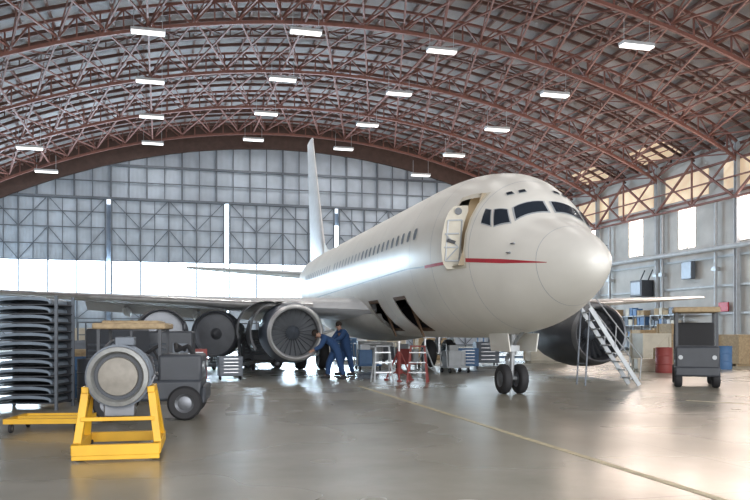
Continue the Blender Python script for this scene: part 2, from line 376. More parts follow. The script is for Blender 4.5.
def patch(mb, cor, off, n=6, m=6):
    vs = []
    for j in range(m+1):
        for i in range(n+1):
            a, b2 = i/n, j/m
            s = (1-a)*(1-b2)*cor[0][0]+a*(1-b2)*cor[1][0]+a*b2*cor[2][0]+(1-a)*b2*cor[3][0]
            p = (1-a)*(1-b2)*cor[0][1]+a*(1-b2)*cor[1][1]+a*b2*cor[2][1]+(1-a)*b2*cor[3][1]
            vs.append(surf(s, p)+snorm(s, p)*off)
    mb.add(vs, [(j*(n+1)+i, j*(n+1)+i+1, (j+1)*(n+1)+i+1, (j+1)*(n+1)+i) for j in range(m) for i in range(n)])
def szpatch(mb, s0, s1, z0, z1, off, side=-1, n=2, m=2):
    patch(mb, [(s0, phi_of(s0, z0, side)), (s1, phi_of(s1, z0, side)), (s1, phi_of(s1, z1, side)), (s0, phi_of(s0, z1, side))], off, n, m)
D0, D1, DZ0, DZ1 = 3.14, 3.80, 2.87, 4.40
OPEN = [(D0, D1, DZ0, DZ1), (7.2, 8.3, 1.5, 2.35), (10.1, 11.2, 1.5, 2.35)]
ss = [0, .01, .03, .06, .1, .16, .24, .34, .46, .6, .75, .9]+[1+.12*i for i in range(17)]
ss += [D0, 3.3, 3.45, 3.62, D1, 4.0, 4.2, 4.6, 4.9, 5.3, 5.7, 6.1, 6.5, 6.8, 7.2, 7.5, 7.8, 8.3, 8.6, 9, 9.5, 10.1, 10.4, 10.8, 11.2]+[12+i for i in range(12)]+[24+.6*i for i in range(17)]
ss = sorted(set(round(x, 4) for x in ss if x < 33.6))+[33.6]
NT = 120; mb = MB(); vs = [surf(s, 2*math.pi*i/NT) for s in ss for i in range(NT)]; fs = []
for j in range(len(ss)-1):
    for i in range(NT):
        ids = (j*NT+i, j*NT+(i+1) % NT, (j+1)*NT+(i+1) % NT, (j+1)*NT+i)
        c = sum((vs[k] for k in ids), V())/4
        if c.x < 0 and any(a < c.y < b2 and z0 < c.z < z1 for a, b2, z0, z1 in OPEN): continue
        fs.append(ids)
fs.append(tuple(range((len(ss)-1)*NT, len(ss)*NT)))
mb.add(vs, fs); fus = mb.obj('fuselage', WHITE, parent=AIR)
for s in (1.1, 2.98, 4.6, 6.0, 9.2, 13.0, 17.5, 21.5, 25.5):
    st = MB(); vs = []
    for i in range(NT):
        p = 2*math.pi*i/NT
        for d in (-.006, .006): vs.append(surf(s+d, p)+snorm(s, p)*.004)
    fl_ = []
    for i in range(NT):
        zz = surf(s, 2*math.pi*(i+.5)/NT)
        if any(a-.1 < s < b2+.1 and z0-.1 < zz.z < z1+.1 and zz.x < 0 for a, b2, z0, z1 in OPEN): continue
        fl_.append((2*i, 2*((i+1) % NT), 2*((i+1) % NT)+1, 2*i+1))
    st.add(vs, fl_); st.obj('panel_joint', LGREY, parent=AIR)
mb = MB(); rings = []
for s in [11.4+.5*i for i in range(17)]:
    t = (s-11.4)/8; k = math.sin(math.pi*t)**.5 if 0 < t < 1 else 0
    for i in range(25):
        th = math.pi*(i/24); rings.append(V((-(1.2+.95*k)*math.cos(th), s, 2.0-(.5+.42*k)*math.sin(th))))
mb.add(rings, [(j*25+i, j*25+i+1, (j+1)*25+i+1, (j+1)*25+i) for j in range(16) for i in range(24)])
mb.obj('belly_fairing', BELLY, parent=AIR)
R_ = math.radians
WIN = [[(1.95,3.5),(2.04,43),(2.30,36),(2.22,3.5)], [(2.07,49),(2.36,63),(2.60,49),(2.34,41)], [(2.43,64),(2.74,65),(2.83,52),(2.66,50.5)],
       [(2.50,14),(2.53,21),(2.62,20),(2.60,14)], [(2.57,25),(2.64,31),(2.74,30),(2.68,25)]]
for sd in (1, -1):
    for w in WIN:
        fr = MB(); cs = [(a, R_(p)*sd) for a, p in w]; cx = sum(a for a, _ in cs)/4; cp = sum(p for _, p in cs)/4
        big = [(cx+(a-cx)*1.08, cp+(p-cp)*1.06) for a, p in cs]; cs = [(cx+(a-cx)*.92, cp+(p-cp)*.94) for a, p in cs]
        patch(fr, big, .012); f = fr.obj('cockpit_window', LGREY, parent=AIR, label='dark cockpit window with grey frame')
        g = MB(); patch(g, cs, .022); g.obj('window_glass', GLASS, parent=f)
def cabin(side):
    for k in range(35):
        s = 5.7+k*.51
        if 16.0 < s < 16.6: continue
        g = MB()
        z0, z1 = 3.69, 3.98; w = .105
        pts = []
        for i in range(12):
            t = 2*math.pi*i/12; cs_, sn = math.cos(t), math.sin(t)
            a = s+w*abs(cs_)**.6*(1 if cs_ > 0 else -1); z = (z0+z1)/2+(z1-z0)/2*abs(sn)**.6*(1 if sn > 0 else -1)
            ph = phi_of(a, z, side); pts.append(surf(a, ph)+snorm(a, ph)*.012)
        g.add(pts, [tuple(range(12))]); g.obj('cabin_window', DSTEEL if s < 11.5 else SHADE, parent=AIR, smooth=False)
cabin(-1); cabin(1)
for side in (-1, 1):
    st = MB(); s_end = D0-.05; n_ = 18; s0_ = .85
    zl = lambda x: 2.79+.18*(x-1.15)/(3.0-1.15)
    f = lambda x: .006+.036*min(1, (x-s0_)/1.1)
    for i in range(n_):
        a, b2 = s0_+(s_end-s0_)*i/n_, s0_+(s_end-s0_)*(i+1)/n_
        patch(st, [(a, phi_of(a, zl(a)-f(a), side)), (b2, phi_of(b2, zl(b2)-f(b2), side)), (b2, phi_of(b2, zl(b2)+f(b2), side)), (a, phi_of(a, zl(a)+f(a), side))], .008, 1, 1)
    st.obj('red_stripe', RED, parent=AIR)
    st = MB()
    szpatch(st, D1+.06, 5.0, 2.94, 3.01, .008, side, 4, 1); st.obj('red_stripe', RED, parent=AIR)
    st = MB(); szpatch(st, 5.0, 24, 2.96, 2.995, .008, side, 30, 1); st.obj('grey_stripe', STEEL, parent=AIR)
for n_, (a, b2, z0, z1) in enumerate(OPEN):
    t = MB(); w = .06 if n_ == 0 else .04
    for q in ((a-w, a+.01, z0-w, z1+w), (b2-.01, b2+w, z0-w, z1+w), (a, b2, z1-.05, z1+w), (a, b2, z0-w, z0+.05)):
        szpatch(t, *q, .014, -1, 3, 5)
    t.obj('door_surround' if n_ == 0 else 'hatch_surround', TANL if n_ == 0 else BROWN, parent=AIR)
    x0 = surf((a+b2)/2, phi_of((a+b2)/2, z0)).x; xi = x0+.12; xe = -.25
    it = MB(); zt = z1+.05
    it.add([(xe, a, z0), (xe, b2, z0), (xe, b2, zt), (xe, a, zt), (xi-.2, a, z0), (xi-.2, b2, z0), (xi+.35, b2, zt), (xi+.35, a, zt)],
           [(0,1,2,3), (0,4,5,1), (0,3,7,4), (1,5,6,2), (2,6,7,3)])
    if n_ == 0:
        it.box((-.5, a+.15, 3.3), (.5, .28, .9)); it.box((-.45, b2-.15, 3.7), (.4, .26, 1.3))
        for zz in (3.1, 3.6, 4.1): it.box((-.6, (a+b2)/2, zz), (.4, b2-a, .04))
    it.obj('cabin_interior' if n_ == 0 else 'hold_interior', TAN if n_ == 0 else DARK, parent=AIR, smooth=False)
pl = bpy.data.lights.new('cabin_light', 'POINT'); pl.energy = 2.5; pl.color = (1, .88, .7); pl.shadow_soft_size = .1
po = bpy.data.objects.new('cabin_light', pl); COL.objects.link(po); po.parent = AIR; po.location = (-1.0, 3.45, 4.1)
lf = MB(); vs = []; pA, pB = V((-1.84, 3.66, 0)), V((-1.45, 3.46, 0)); nrm = V((-.4, -.92, 0)); NZ = 12
tdir = (pB-pA); LEAN = .05
def dpt(k, z, out=.02):
    return pA+tdir*k+V((surf(3.6, phi_of(3.6, z)).x-surf(3.6, phi_of(3.6, 3.3)).x-LEAN*(z-3.6), 0, z))+nrm*out
for j in range(NZ+1):
    z = DZ0-.05+(DZ1-DZ0-.12)*j/NZ; e = abs(j/NZ*2-1); ins = .16*max(0, (e-.75)/.25)**2
    for t in (0, -.06):
        for k in (ins, 1-ins): vs.append(dpt(k, z, t))
fs = []
for j in range(NZ):
    o = j*4; fs += [(o, o+1, o+5, o+4), (o+2, o+6, o+7, o+3), (o+1, o+3, o+7, o+5), (o, o+4, o+6, o+2)]
fs += [(0, 2, 3, 1), (NZ*4, NZ*4+1, NZ*4+3, NZ*4+2)]
lf.add(vs, fs); dl = lf.obj('service_door', TANL, parent=AIR, label='beige galley service door leaf swung open')
dt = MB()
for z in (3.0, 3.3, 3.6, 3.9): dt.bar(dpt(.15, z), dpt(.85, z), .03, .03)
for k in (.15, .85): dt.bar(dpt(k, 3.0), dpt(k, 3.9), .03, .03)
dt.bar(dpt(.15, 3.0), dpt(.85, 3.3), .025); dt.bar(dpt(.15, 3.6), dpt(.85, 3.3), .025)
dt.obj('door_ribs', STEEL, parent=dl)
dh = MB(); dh.bar(dpt(.3, 3.46), dpt(.7, 3.4), .05, .07); dh.obj('door_handle', CHAR, parent=dl)
dw = MB(); c_ = dpt(.5, 4.1); dw.cyl(c_, c_+nrm*.015, .08, .08, 20); dw.obj('porthole', GLASS, parent=dl)
for a, b2, z0, z1 in OPEN[1:]:
    x = surf((a+b2)/2, phi_of((a+b2)/2, z0)).x; y0 = b2-.02
    h = MB(); q = [V((x-.30, y0, z1-.2)), V((x-.34, y0-.35, z1-.25)), V((x-.02, y0-.35, z0-.2)), V((x+.05, y0, z0-.15))]
    h.add(q+[p+V((.03, .03, 0)) for p in q], [(0,1,2,3), (4,7,6,5), (0,4,5,1), (1,5,6,2), (2,6,7,3), (3,7,4,0)])
    h2 = h.obj('cargo_hatch', DSTEEL, parent=AIR, smooth=False)
    e_ = MB()
    for i in range(4): e_.bar(q[i], q[(i+1) % 4], .045)
    e_.obj('hatch_edge', BROWN, parent=h2)
def foil(n=10):
    pts = []
    for i in range(n+1):
        t = (i/n)**1.6; pts.append((t, .5*(2.969*t**.5-1.26*t-3.516*t*t+2.843*t**3-1.036*t**4)))
    return [(t, y) for t, y in pts[::-1]]+[(t, -y*.7) for t, y in pts[1:]]
def airfoil_surface(stations, vertical=False):
    F = foil(); k = len(F); mb = MB(); vs = []
    for (span, le, ch, z, th) in stations:
        for t, y in F:
            vs.append(V((y*ch*th if vertical else span, le+t*ch, span if vertical else z+y*ch*th)))
    n = len(stations); fs = [(j*k+i, j*k+(i+1) % k, (j+1)*k+(i+1) % k, (j+1)*k+i) for j in range(n-1) for i in range(k)]
    fs += [tuple(range(k))[::-1], tuple(range((n-1)*k, n*k))]
    mb.add(vs, fs); return mb
for sd in (-1, 1):
    st = [(1.3, 11.6, 8.0, 2.12, .13), (3.2, 12.7, 6.3, 2.22, .125), (5.2, 13.8, 4.9, 2.34, .12), (10.5, 16.6, 3.1, 2.66, .11), (16.8, 19.8, 1.6, 3.05, .1)]
    w = airfoil_surface([(sd*a, b2, c, d, e) for a, b2, c, d, e in st]).obj('wing', WINGM, parent=AIR)
    sl = MB()
    for i in range(len(st)-1):
        a, b2 = st[i], st[i+1]
        if i == 0: continue
        vs = []
        for q in (a, b2):
            for t in range(9):
                an = math.pi/2+math.pi*t/8; vs.append((sd*q[0], q[1]+.06+.22*math.cos(an), q[3]+q[2]*q[4]*.27*math.sin(an)))
        sl.add(vs, [(t, t+1, 9+t+1, 9+t) for t in range(8)])
    sl.obj('leading_edge_slat', ALU, parent=w)
    fl = MB()
    for a, b2 in ((2.2, 5.0), (5.6, 11)):
        def at(x):
            for i in range(len(st)-1):
                if st[i][0] <= x <= st[i+1][0]:
                    t = (x-st[i][0])/(st[i+1][0]-st[i][0]); return [st[i][k]+(st[i+1][k]-st[i][k])*t for k in range(5)]
        A, B = at(a), at(b2)
        fl.add([(sd*a, A[1]+A[2]-.1, A[3]), (sd*b2, B[1]+B[2]-.1, B[3]), (sd*b2, B[1]+B[2]+.7, B[3]-.4), (sd*a, A[1]+A[2]+.9, A[3]-.5),
                (sd*a, A[1]+A[2]-.1, A[3]-.12), (sd*b2, B[1]+B[2]-.1, B[3]-.1)], [(0,1,2,3), (4,3,2,5), (0,4,5,1), (0,3,4), (1,5,2)])
    fl.obj('flap', WINGM, parent=w, smooth=False)
    for x in (6.8, 9.4):
        le = 13.8+(x-5.2)*.528; z = 2.34+(x-5.2)*.06
        MB().lathe((sd*x, le+2.0, z-.28), (0, 1, -.08), [(0, .01), (.4, .13), (1.4, .17), (2.6, .1), (3.1, .01)], 12).obj('flap_track_fairing', WINGM, parent=w)
    airfoil_surface([(sd*.5, 29.6, 3.9, 4.55, .1), (sd*7.0, 33.9, 1.5, 5.15, .1)]).obj('tailplane', WINGM, parent=AIR)
airfoil_surface([(5.0, 27.4, 4.9, 0, .09), (6.6, 28.5, 4.1, 0, .09), (12.5, 31.7, 1.9, 0, .08)], True).obj('tail_fin', WINGM, parent=AIR)
dm = MB(); dm.add([(0, 24.6, 5.28), (-.1, 28.6, 5.2), (.1, 28.6, 5.2), (0, 28.6, 6.4), (0, 27.0, 5.65)], [(0,1,4), (1,3,4), (0,4,2), (4,3,2), (1,2,3)])
dm.obj('dorsal_fin', WHITE, parent=AIR)
MB().box((0, 8.5, 5.4), (.04, .35, .3)).obj('blade_antenna', LGREY, parent=AIR, bevel=.01)
MB().box((0, 12.5, 5.4), (.04, .35, .3)).obj('blade_antenna', LGREY, parent=AIR, bevel=.01)
def jet(x, s, z, opensd, m=NAC, k_=.94, lip=LIPM, fanm=FANM):
    c = V((x, s, z)); S = lambda pr: [(t, r*k_) for t, r in pr]
    n = MB().lathe(c, (0,1,0), S([(.16, .905), (.35, .95), (.8, 1.0), (1.6, 1.02), (2.4, .95), (3.1, .82), (3.4, .74), (3.35, .70), (2.6, .7)]), 48)
    e = n.obj('engine', m, parent=AIR, label='underwing turbofan in dark blue-grey nacelle')
    MB().lathe(c, (0,1,0), S([(.16, .907), (.06, .875), (.0, .83), (.02, .79), (.1, .765), (.3, .755)]), 48).obj('inlet_lip', lip, parent=e)
    MB().lathe(c, (0,1,0), S([(.3, .755), (.75, .79), (1.1, .79), (1.1, .02)]), 48).obj('inlet_duct', DALU, parent=e)
    f = MB()
    for i in range(24):
        a = 2*math.pi*i/24; vs = []
        for r, tw, ch in ((.22, .35, .10), (.5, .75, .13), (.77, 1.05, .15)):
            rd = V((math.cos(a), 0, math.sin(a))); tg = V((-math.sin(a), 0, math.cos(a)))
            for q in (-1, 1): vs.append(c+V((0, .72, 0))+rd*r*k_+(tg*math.sin(tw)+V((0, 1, 0))*math.cos(tw))*(q*ch/1.6))
        f.add(vs, [(0,1,3,2), (2,3,5,4)])
    f.obj('fan', fanm, parent=e)
    MB().lathe(c, (0,1,0), [(.42, .005), (.5, .08), (.62, .17), (.78, .24), (.85, .24)], 24).obj('spinner', DSTEEL, parent=e)
    MB().lathe(c, (0,1,0), [(2.6, .6), (3.4, .55), (4.1, .42), (4.1, .36), (3.6, .34), (4.4, .18), (4.8, .02)], 32).obj('exhaust_nozzle', DALU, parent=e)
    p = MB(); p.add([(x-.12, s+.9, z+.88), (x+.12, s+.9, z+.88), (x+.14, s+3.8, 2.0), (x-.14, s+3.8, 2.0), (x-.1, s+1.4, z+.6), (x+.1, s+1.4, z+.6), (x+.1, s+5.1, 1.7), (x-.1, s+5.1, 1.7), (x, s+3.3, 2.42), (x, s+5.1, 2.3)],
        [(0,1,8), (1,2,8), (0,8,3), (2,9,8), (8,9,3), (0,4,5,1), (1,5,6,2), (0,3,7,4), (2,6,9), (3,9,7), (4,7,6,5)])
    p.obj('pylon', WINGM, parent=e, smooth=False)
    if opensd:
        for sdv, ANG, ya, yb in ((opensd, 16, .9, 2.4), (opensd, 34, 2.45, 3.3)):
            k = MB(); vs = []; hinge = V((x+sdv*.25, 0, z+.94))
            for t in range(11):
                an = math.radians(80-t*13); px = sdv*.98*math.cos(an); pz = .98*math.sin(an)
                v0 = V((px-sdv*.2, 0, pz-.94)); ro = Matrix.Rotation(-sdv*math.radians(ANG), 3, 'Y'); v1 = ro @ v0
                for y in (s+ya, s+yb):
                    for off in (1.0, .95): vs.append(hinge+V((v1.x*off, y, v1.z*off)))
            k.add(vs, [f_ for t in range(10) for f_ in ((4*t, 4*t+2, 4*t+6, 4*t+4), (4*t+1, 4*t+5, 4*t+7, 4*t+3), (4*t, 4*t+4, 4*t+5, 4*t+1), (4*t+2, 4*t+3, 4*t+7, 4*t+6))])
            k.obj('cowl_door', CHAR, parent=e)
    return e
jet(-4.06, 10.5, 1.40, -1); jet(5.6, 9.7, 1.36, 1, CHAR, 1.07, DALU, DALU)
def wheel(mb, c, r, w):
    c = V(c); x = c+V((-w/2, 0, 0))
    mb.m = 0; mb.lathe(x, (1,0,0), [(0, r*.55), (0, r*.86), (w*.12, r*.96), (w*.3, r), (w*.7, r), (w*.88, r*.96), (w, r*.86), (w, r*.55)], 28)
    mb.m = 1; mb.lathe(x, (1,0,0), [(.02, .001), (w*.1, r*.2), (w*.2, r*.4), (w*.05, r*.55), (w*.95, r*.55), (w*.8, r*.4), (w*.9, r*.2), (w-.02, .001)], 20); mb.m = 0
g = MB().cyl((0, 4.0, .36), (0, 3.95, 1.0), .055).cyl((0, 3.95, .9), (0, 3.9, 1.7), .09).cyl((-.22, 4, .36), (.22, 4, .36), .05)
g.bar((0, 4.1, .5), (0, 4.28, .78), .08, .05).bar((0, 4.28, .78), (0, 4.0, 1.05), .08, .05).cyl((0, 3.95, 1.1), (0, 3.1, 1.6), .04).box((0, 3.84, 1.05), (.22, .08, .14))
ng = g.obj('nose_gear', STEEL, parent=AIR)
for x in (-.2, .2):
    w = MB(); wheel(w, (x, 4.0, .345), .345, .2); w.obj('wheel', [BLACK, DALU], parent=ng)
for x in (-.34, .34):
    MB().box((x, 3.9, 1.19), (.03, 1.1, .42), ry=math.radians(-8 if x < 0 else 8)).obj('gear_door', WHITE, parent=ng, bevel=.01)
for x in (-2.55, 2.55):
    g = MB().cyl((x, 16.8, .56), (x, 16.8, 1.2), .08).cyl((x, 16.8, 1.1), (x*1.02, 16.7, 2.1), .13).cyl((x-.45, 16.8, .56), (x+.45, 16.8, .56), .07).cyl((x, 16.8, 1.2), (x*.45, 16.6, 1.7), .05)
    g.bar((x, 16.95, .65), (x, 17.2, 1.0), .1, .06).bar((x, 17.2, 1.0), (x, 16.9, 1.35), .1, .06)
    mg = g.obj('main_gear', ALU, parent=AIR)
    for dx in (-.42, .42):
        w = MB(); wheel(w, (x+dx, 16.8, .56), .56, .38); w.obj('wheel', [BLACK, DSTEEL], parent=mg)
    MB().box((x+(.25 if x > 0 else -.25)*2.0, 16.8, 1.45), (.03, .9, .9)).obj('gear_door', WHITE, parent=mg)
for z, s in ((3.2, 1.7), (3.02, 1.75)):
    for sd in (-1, 1):
        p = surf(s, phi_of(s, z, sd)); MB().cyl(p, p+V((sd*.08, 0, 0)), .015).cyl(p+V((sd*.08, .03, 0)), p+V((sd*.08, -.16, 0)), .01).obj('pitot_probe', DALU, parent=AIR)
# ------------------------------------------------------------------ equipment
def tire(parent, c, r, w, name='wheel', axis='x'):
    mb = MB(); wheel(mb, (0, 0, 0), r, w); o = mb.obj(name, [BLACK, DALU], parent=parent, loc=c)
    if axis == 'y': o.rotation_euler.z = math.pi/2
    return o
def each(parts, name, m, parent, bevel=0):
    for p in parts: p.obj(name, m, parent=parent, bevel=bevel)
E = empty('engine_on_stand', (-2.95, 9.1, 0), math.radians(12), label='small grey turbine engine mounted on a sloping yellow steel cradle', cat='engine')
c = V((0, 0, .93))
MB().lathe(c, (0,1,0), [(-.02, .26), (-.13, .275), (-.165, .29), (-.15, .335), (-.02, .345), (.02, .33), (.1, .34), (.38, .36), (.43, .31), (.7, .29), (.72, .2), (.95, .16), (1.0, .02)], 48).obj('engine_casing', CASING, parent=E)
MB().lathe(c, (0,1,0), [(-.06, .262), (-.06, .225), (-.11, .215), (-.13, .12), (-.145, .05), (-.147, .001)], 48).obj('intake_cover', MESHF, parent=E)
MB().lathe(c, (0,1,0), [(-.055, .30), (-.065, .262), (-.062, .223), (-.05, .22)], 48).obj('seal_ring', CHAR, parent=E)
rg = MB()
for t, r in ((-.06, .355), (.18, .365), (.45, .32)): rg.lathe(c, (0,1,0), [(t, r-.03), (t, r+.01), (t+.03, r+.01), (t+.03, r-.03)], 40)
for i in range(20):
    a = 2*math.pi*i/20; rg.cyl(c+V((.35*math.cos(a), -.08, .35*math.sin(a))), c+V((.35*math.cos(a), -.03, .35*math.sin(a))), .012, n=6)
rg.obj('flange', DSTEEL, parent=E)
each([MB().tube([c+V((.3, .1, -.2)), c+V((.38, .2, 0)), c+V((.33, .4, .2)), c+V((.2, .55, .25))], .022), MB().tube([c+V((-.3, .05, .2)), c+V((-.37, .3, .1)), c+V((-.3, .5, -.15))], .018),
      MB().tube([c+V((-.15, .0, .33)), c+V((-.1, .2, .4)), c+V((.15, .3, .38))], .02)], 'pipe', DALU, E)
MB().box(c+V((0, .2, -.38)), (.34, .3, .18)).cyl(c+V((.1, .1, -.36)), c+V((.1, .35, -.4)), .07).obj('gearbox', DALU, parent=E, bevel=.01)
MB().box(c+V((.05, .25, .4)), (.22, .25, .1)).obj('control_unit', DSTEEL, parent=E, bevel=.01)
ys = MB()
for x in (-.44, .44):
    sg = 1 if x > 0 else -1
    ys.bar((x, -.3, .13), (x, .85, .13), .08, .12); ys.bar((x, -.12, .16), (sg*.36, -.02, .78), .085, .055); ys.bar((x, .65, .16), (sg*.36, .35, .78), .08, .055)
    ys.bar((sg*.36, -.08, .78), (sg*.36, .42, .78), .08, .07); ys.bar((x, .0, .16), (sg*.37, .35, .74), .05)
for y in (-.3, .85): ys.bar((-.47, y, .13), (.47, y, .13), .08, .12)
ys.bar((-.40, -.1, .45), (.40, -.1, .45), .045); ys.box((0, -.3, .08), (.94, .06, .12)); ys.obj('stand', YEL, parent=E, bevel=.006)
for x in (-.4, .4):
    for y in (-.15, .75): tire(E, (x, y, .055), .055, .035, 'caster')
T = empty('tow_tractor', (-3.74, 13.3, 0), math.radians(8), label='compact dark tow tractor with tan canopy parked just behind the yellow engine cradle', cat='vehicle')
T['label'] = 'compact dark tow tractor with tan canopy behind the yellow cradle'
tb = MB().box((0, 0, .48), (1.7, 1.15, .34)).box((.5, 0, .84), (.7, 1.1, .46)).box((-.62, 0, .8), (.45, 1.1, .4)).box((.87, 0, .42), (.1, 1.2, .28)).box((-.1, 0, .68), (.7, 1.0, .12))
tb.obj('body', CHAR, parent=T, bevel=.06)
MB().box((-.3, -.1, .9), (.4, .8, .12)).box((-.5, -.1, 1.12), (.1, .8, .45)).obj('seat', BLACK, parent=T, bevel=.03)
each([MB().bar((x, y, .9), (x, y, 1.5), .05) for x in (-.78, .18) for y in (-.5, .5)], 'canopy_post', CHAR, T)
MB().box((-.3, 0, 1.53), (1.15, 1.15, .1)).box((-.3, 0, 1.59), (.9, .9, .06)).obj('canopy', WOOD, parent=T, bevel=.03)
MB().cyl((.1, .25, .9), (-.02, .25, 1.12), .02).lathe((-.02, .25, 1.12), (-.4, 0, .6), [(0, .17), (.02, .18), (.04, .17), (.02, .155), (0, .17)], 20).obj('steering_wheel', BLACK, parent=T)
for x in (-.58, .58):
    for y in (-.55, .55): tire(T, (x, y, .28), .28, .2, axis='y')
each([MB().cyl((.84, y, .88), (.88, y, .88), .06) for y in (-.4, .4)], 'headlamp', STEEL, T)
MB().tube([(.7, -.3, 1.05), (.6, -.2, 1.2), (.4, -.1, 1.12), (.35, .2, 1.22), (.5, .35, 1.12)], .035).obj('coiled_hose', BLACK, parent=T)
def power_unit(loc, rz, s, lab):
    w, d, h = s; e = MB().box((0, 0, .28+(h-.28)/2), (w, d, h-.28)).box((0, 0, .28), (w+.15, d+.1, .12)).cyl((w*.3, 0, h), (w*.3, 0, h+.2), .05)
    o = e.obj('ground_power_unit', CHAR, loc=loc, rz=rz, bevel=.07, label=lab, cat='power unit')
    lv = MB()
    for k in range(6): lv.box((-w*.2, -d/2-.01, .55+k*.12), (w*.45, .03, .04), rx=.5)
    lv.obj('louver_panel', DSTEEL, parent=o); MB().box((w*.25, -d/2-.02, h*.7), (w*.3, .04, .3)).obj('control_panel', DSTEEL, parent=o)
    for x in (-w*.35, w*.35):
        for y in (-d/2, d/2): tire(o, (x, y, .2), .2, .12, axis='y')
    MB().tube([(-w/2, 0, .3), (-w/2-.6, 0, .25), (-w/2-.7, 0, .6)], .03).obj('tow_bar', STEEL, parent=o)
K = empty('utility_cart', (8.27, 20.3, 0), math.radians(-19), label='dark boxy utility cart with tan canopy and open cab', cat='vehicle')
MB().box((0, .8, .5), (1.02, 2.0, .36)).box((0, -.1, .76), (1.05, .4, .6)).box((0, 1.5, .98), (1.02, .8, .85)).box((0, -.28, .42), (1.08, .12, .26)).obj('body', CHAR, parent=K, bevel=.05)
each([MB().bar((x, .0, .9), (x, .12, 1.95), .07) for x in (-.48, .48)]+[MB().bar((x, 1.25, .8), (x, 1.25, 1.95), .07) for x in (-.48, .48)], 'canopy_post', CHAR, K)
MB().bar((-.48, .0, 1.05), (.48, .0, 1.05), .05).obj('windscreen_rail', CHAR, parent=K)
MB().box((0, .68, 2.0), (1.12, 1.4, .14)).obj('canopy', WOOD, parent=K, bevel=.03)
MB().box((0, .6, .82), (.9, .45, .14)).box((0, .9, 1.25), (.95, .12, .85)).obj('seat', BLACK, parent=K, bevel=.03)
each([MB().cyl((x, -.33, .78), (x, -.28, .78), .055) for x in (-.4, .4)], 'headlamp', STEEL, K)
for x in (-.45, .45):
    for y in (0, 1.55): tire(K, (x, y, .27), .27, .19)
S = empty('storage_rack', (-6.42, 14.9, 0), 0, label='narrow steel rack densely stacked with curved grey-blue panels', cat='rack')
each([MB().bar((x, y, 0), (x, y, 2.1), .05) for x in (-.57, .57) for y in (-.4, .4)], 'upright', DSTEEL, S)
for k in range(12): MB().box((0, 0, .12+k*.165), (1.14, .84, .02)).obj('shelf', CHAR, parent=S)
MB().box((0, .41, 1.05), (1.14, .02, 1.95)).obj('back_panel', CHAR, parent=S)
t0 = None
PCOL = mat('curved_panel_grey', (0.19, 0.235, 0.29), 0.4, 0.2, var=.25)
for k in range(12):
    l = V((-6.42+random.uniform(-.03, .03), 14.88, .135+k*.165))
    if t0 is None:
        m_ = MB(); vs = []; n_ = 16
        for i in range(n_+1):
            a = math.pi*i/n_; x = -.5*math.cos(a); z = .128*math.sin(a)**.5
            for y in (-.4, .38):
                for q in (1, .55): vs.append((x*(1 if q == 1 else .93), y, z*q+.003))
        m_.add(vs, [f_ for i in range(n_) for f_ in ((4*i, 4*i+2, 4*i+6, 4*i+4), (4*i+1, 4*i+5, 4*i+7, 4*i+3), (4*i, 4*i+4, 4*i+5, 4*i+1), (4*i+2, 4*i+3, 4*i+7, 4*i+6))])
        t0 = m_.obj('cowl_panel', PCOL, loc=l, label='curved grey-blue cowl panel lying on rack shelf', cat='cowl panel', group='cowl panels on the rack')
    else: dup(t0, l)
D = empty('yellow_dolly', (-4.75, 11.6, 0), math.radians(5), label='low yellow four-wheel equipment dolly', cat='dolly')
d = MB()
for x in (-.5, .5): d.bar((x, -.4, .17), (x, .4, .17), .07)
for y in (-.4, 0, .4): d.bar((-.53, y, .17), (.53, y, .17), .07)
d.obj('deck_frame', YEL, parent=D)
for x in (-.45, .45):
    for y in (-.35, .35): tire(D, (x, y, .07), .07, .04, 'caster')
def bare_engine(loc, rz, lab):
    e = empty('removed_engine', loc, rz, label=lab, cat='engine', group='removed engines on stands'); c = V((0, 0, 1.35))
    MB().lathe(c, (0,1,0), [(0, .72), (-.04, .76), (0, .8), (.6, .8), (.65, .74), (.7, .45), (1.6, .42), (2.0, .5), (2.6, .45), (3.0, .3), (3.2, .02)], 36).obj('fan_case', CHAR, parent=e)
    MB().lathe(c, (0,1,0), [(.0, .72), (.25, .72), (.25, .2), (.05, .08), (0, .01)], 30).obj('fan_face', DALU, parent=e)
    s = MB()
    for x in (-.8, .8):
        s.bar((x, -.3, .3), (x, 2.6, .3), .1); s.bar((x, .3, .3), (x, .3, 1.35), .09); s.bar((x, 2.2, .3), (x*.6, 2.2, 1.3), .08); s.bar((x, .9, .3), (x, .3, 1.1), .06)
    for y in (-.3, 1.2, 2.6): s.bar((-.8, y, .3), (.8, y, .3), .1)
    s.obj('stand', CHAR, parent=e)
    for x in (-.75, .75):
        for y in (-.1, 2.4): tire(e, (x, y, .15), .15, .1, 'caster')
def toolchest(loc, rz, m, lab, w=.9, h=1.0, d=.5, n=5):
    e = MB().box((0, 0, .12+(h-.12)/2), (w, d, h-.12)).obj('tool_chest', m, loc=loc, rz=rz, bevel=.015, label=lab, cat='tool chest')
    for k in range(n):
        dh = (h-.2)/n; z = .16+dh*(k+.5); dr = MB().box((0, -d/2-.008, z), (w*.92, .016, dh*.86)).obj('drawer', m, parent=e, bevel=.004)
        MB().bar((-w*.3, -d/2-.03, z+dh*.2), (w*.3, -d/2-.03, z+dh*.2), .018).obj('handle', ALU, parent=dr)
    for x in (-w*.42, w*.42):
        for y in (-d*.35, d*.35): tire(e, (x, y, .06), .06, .035, 'caster')
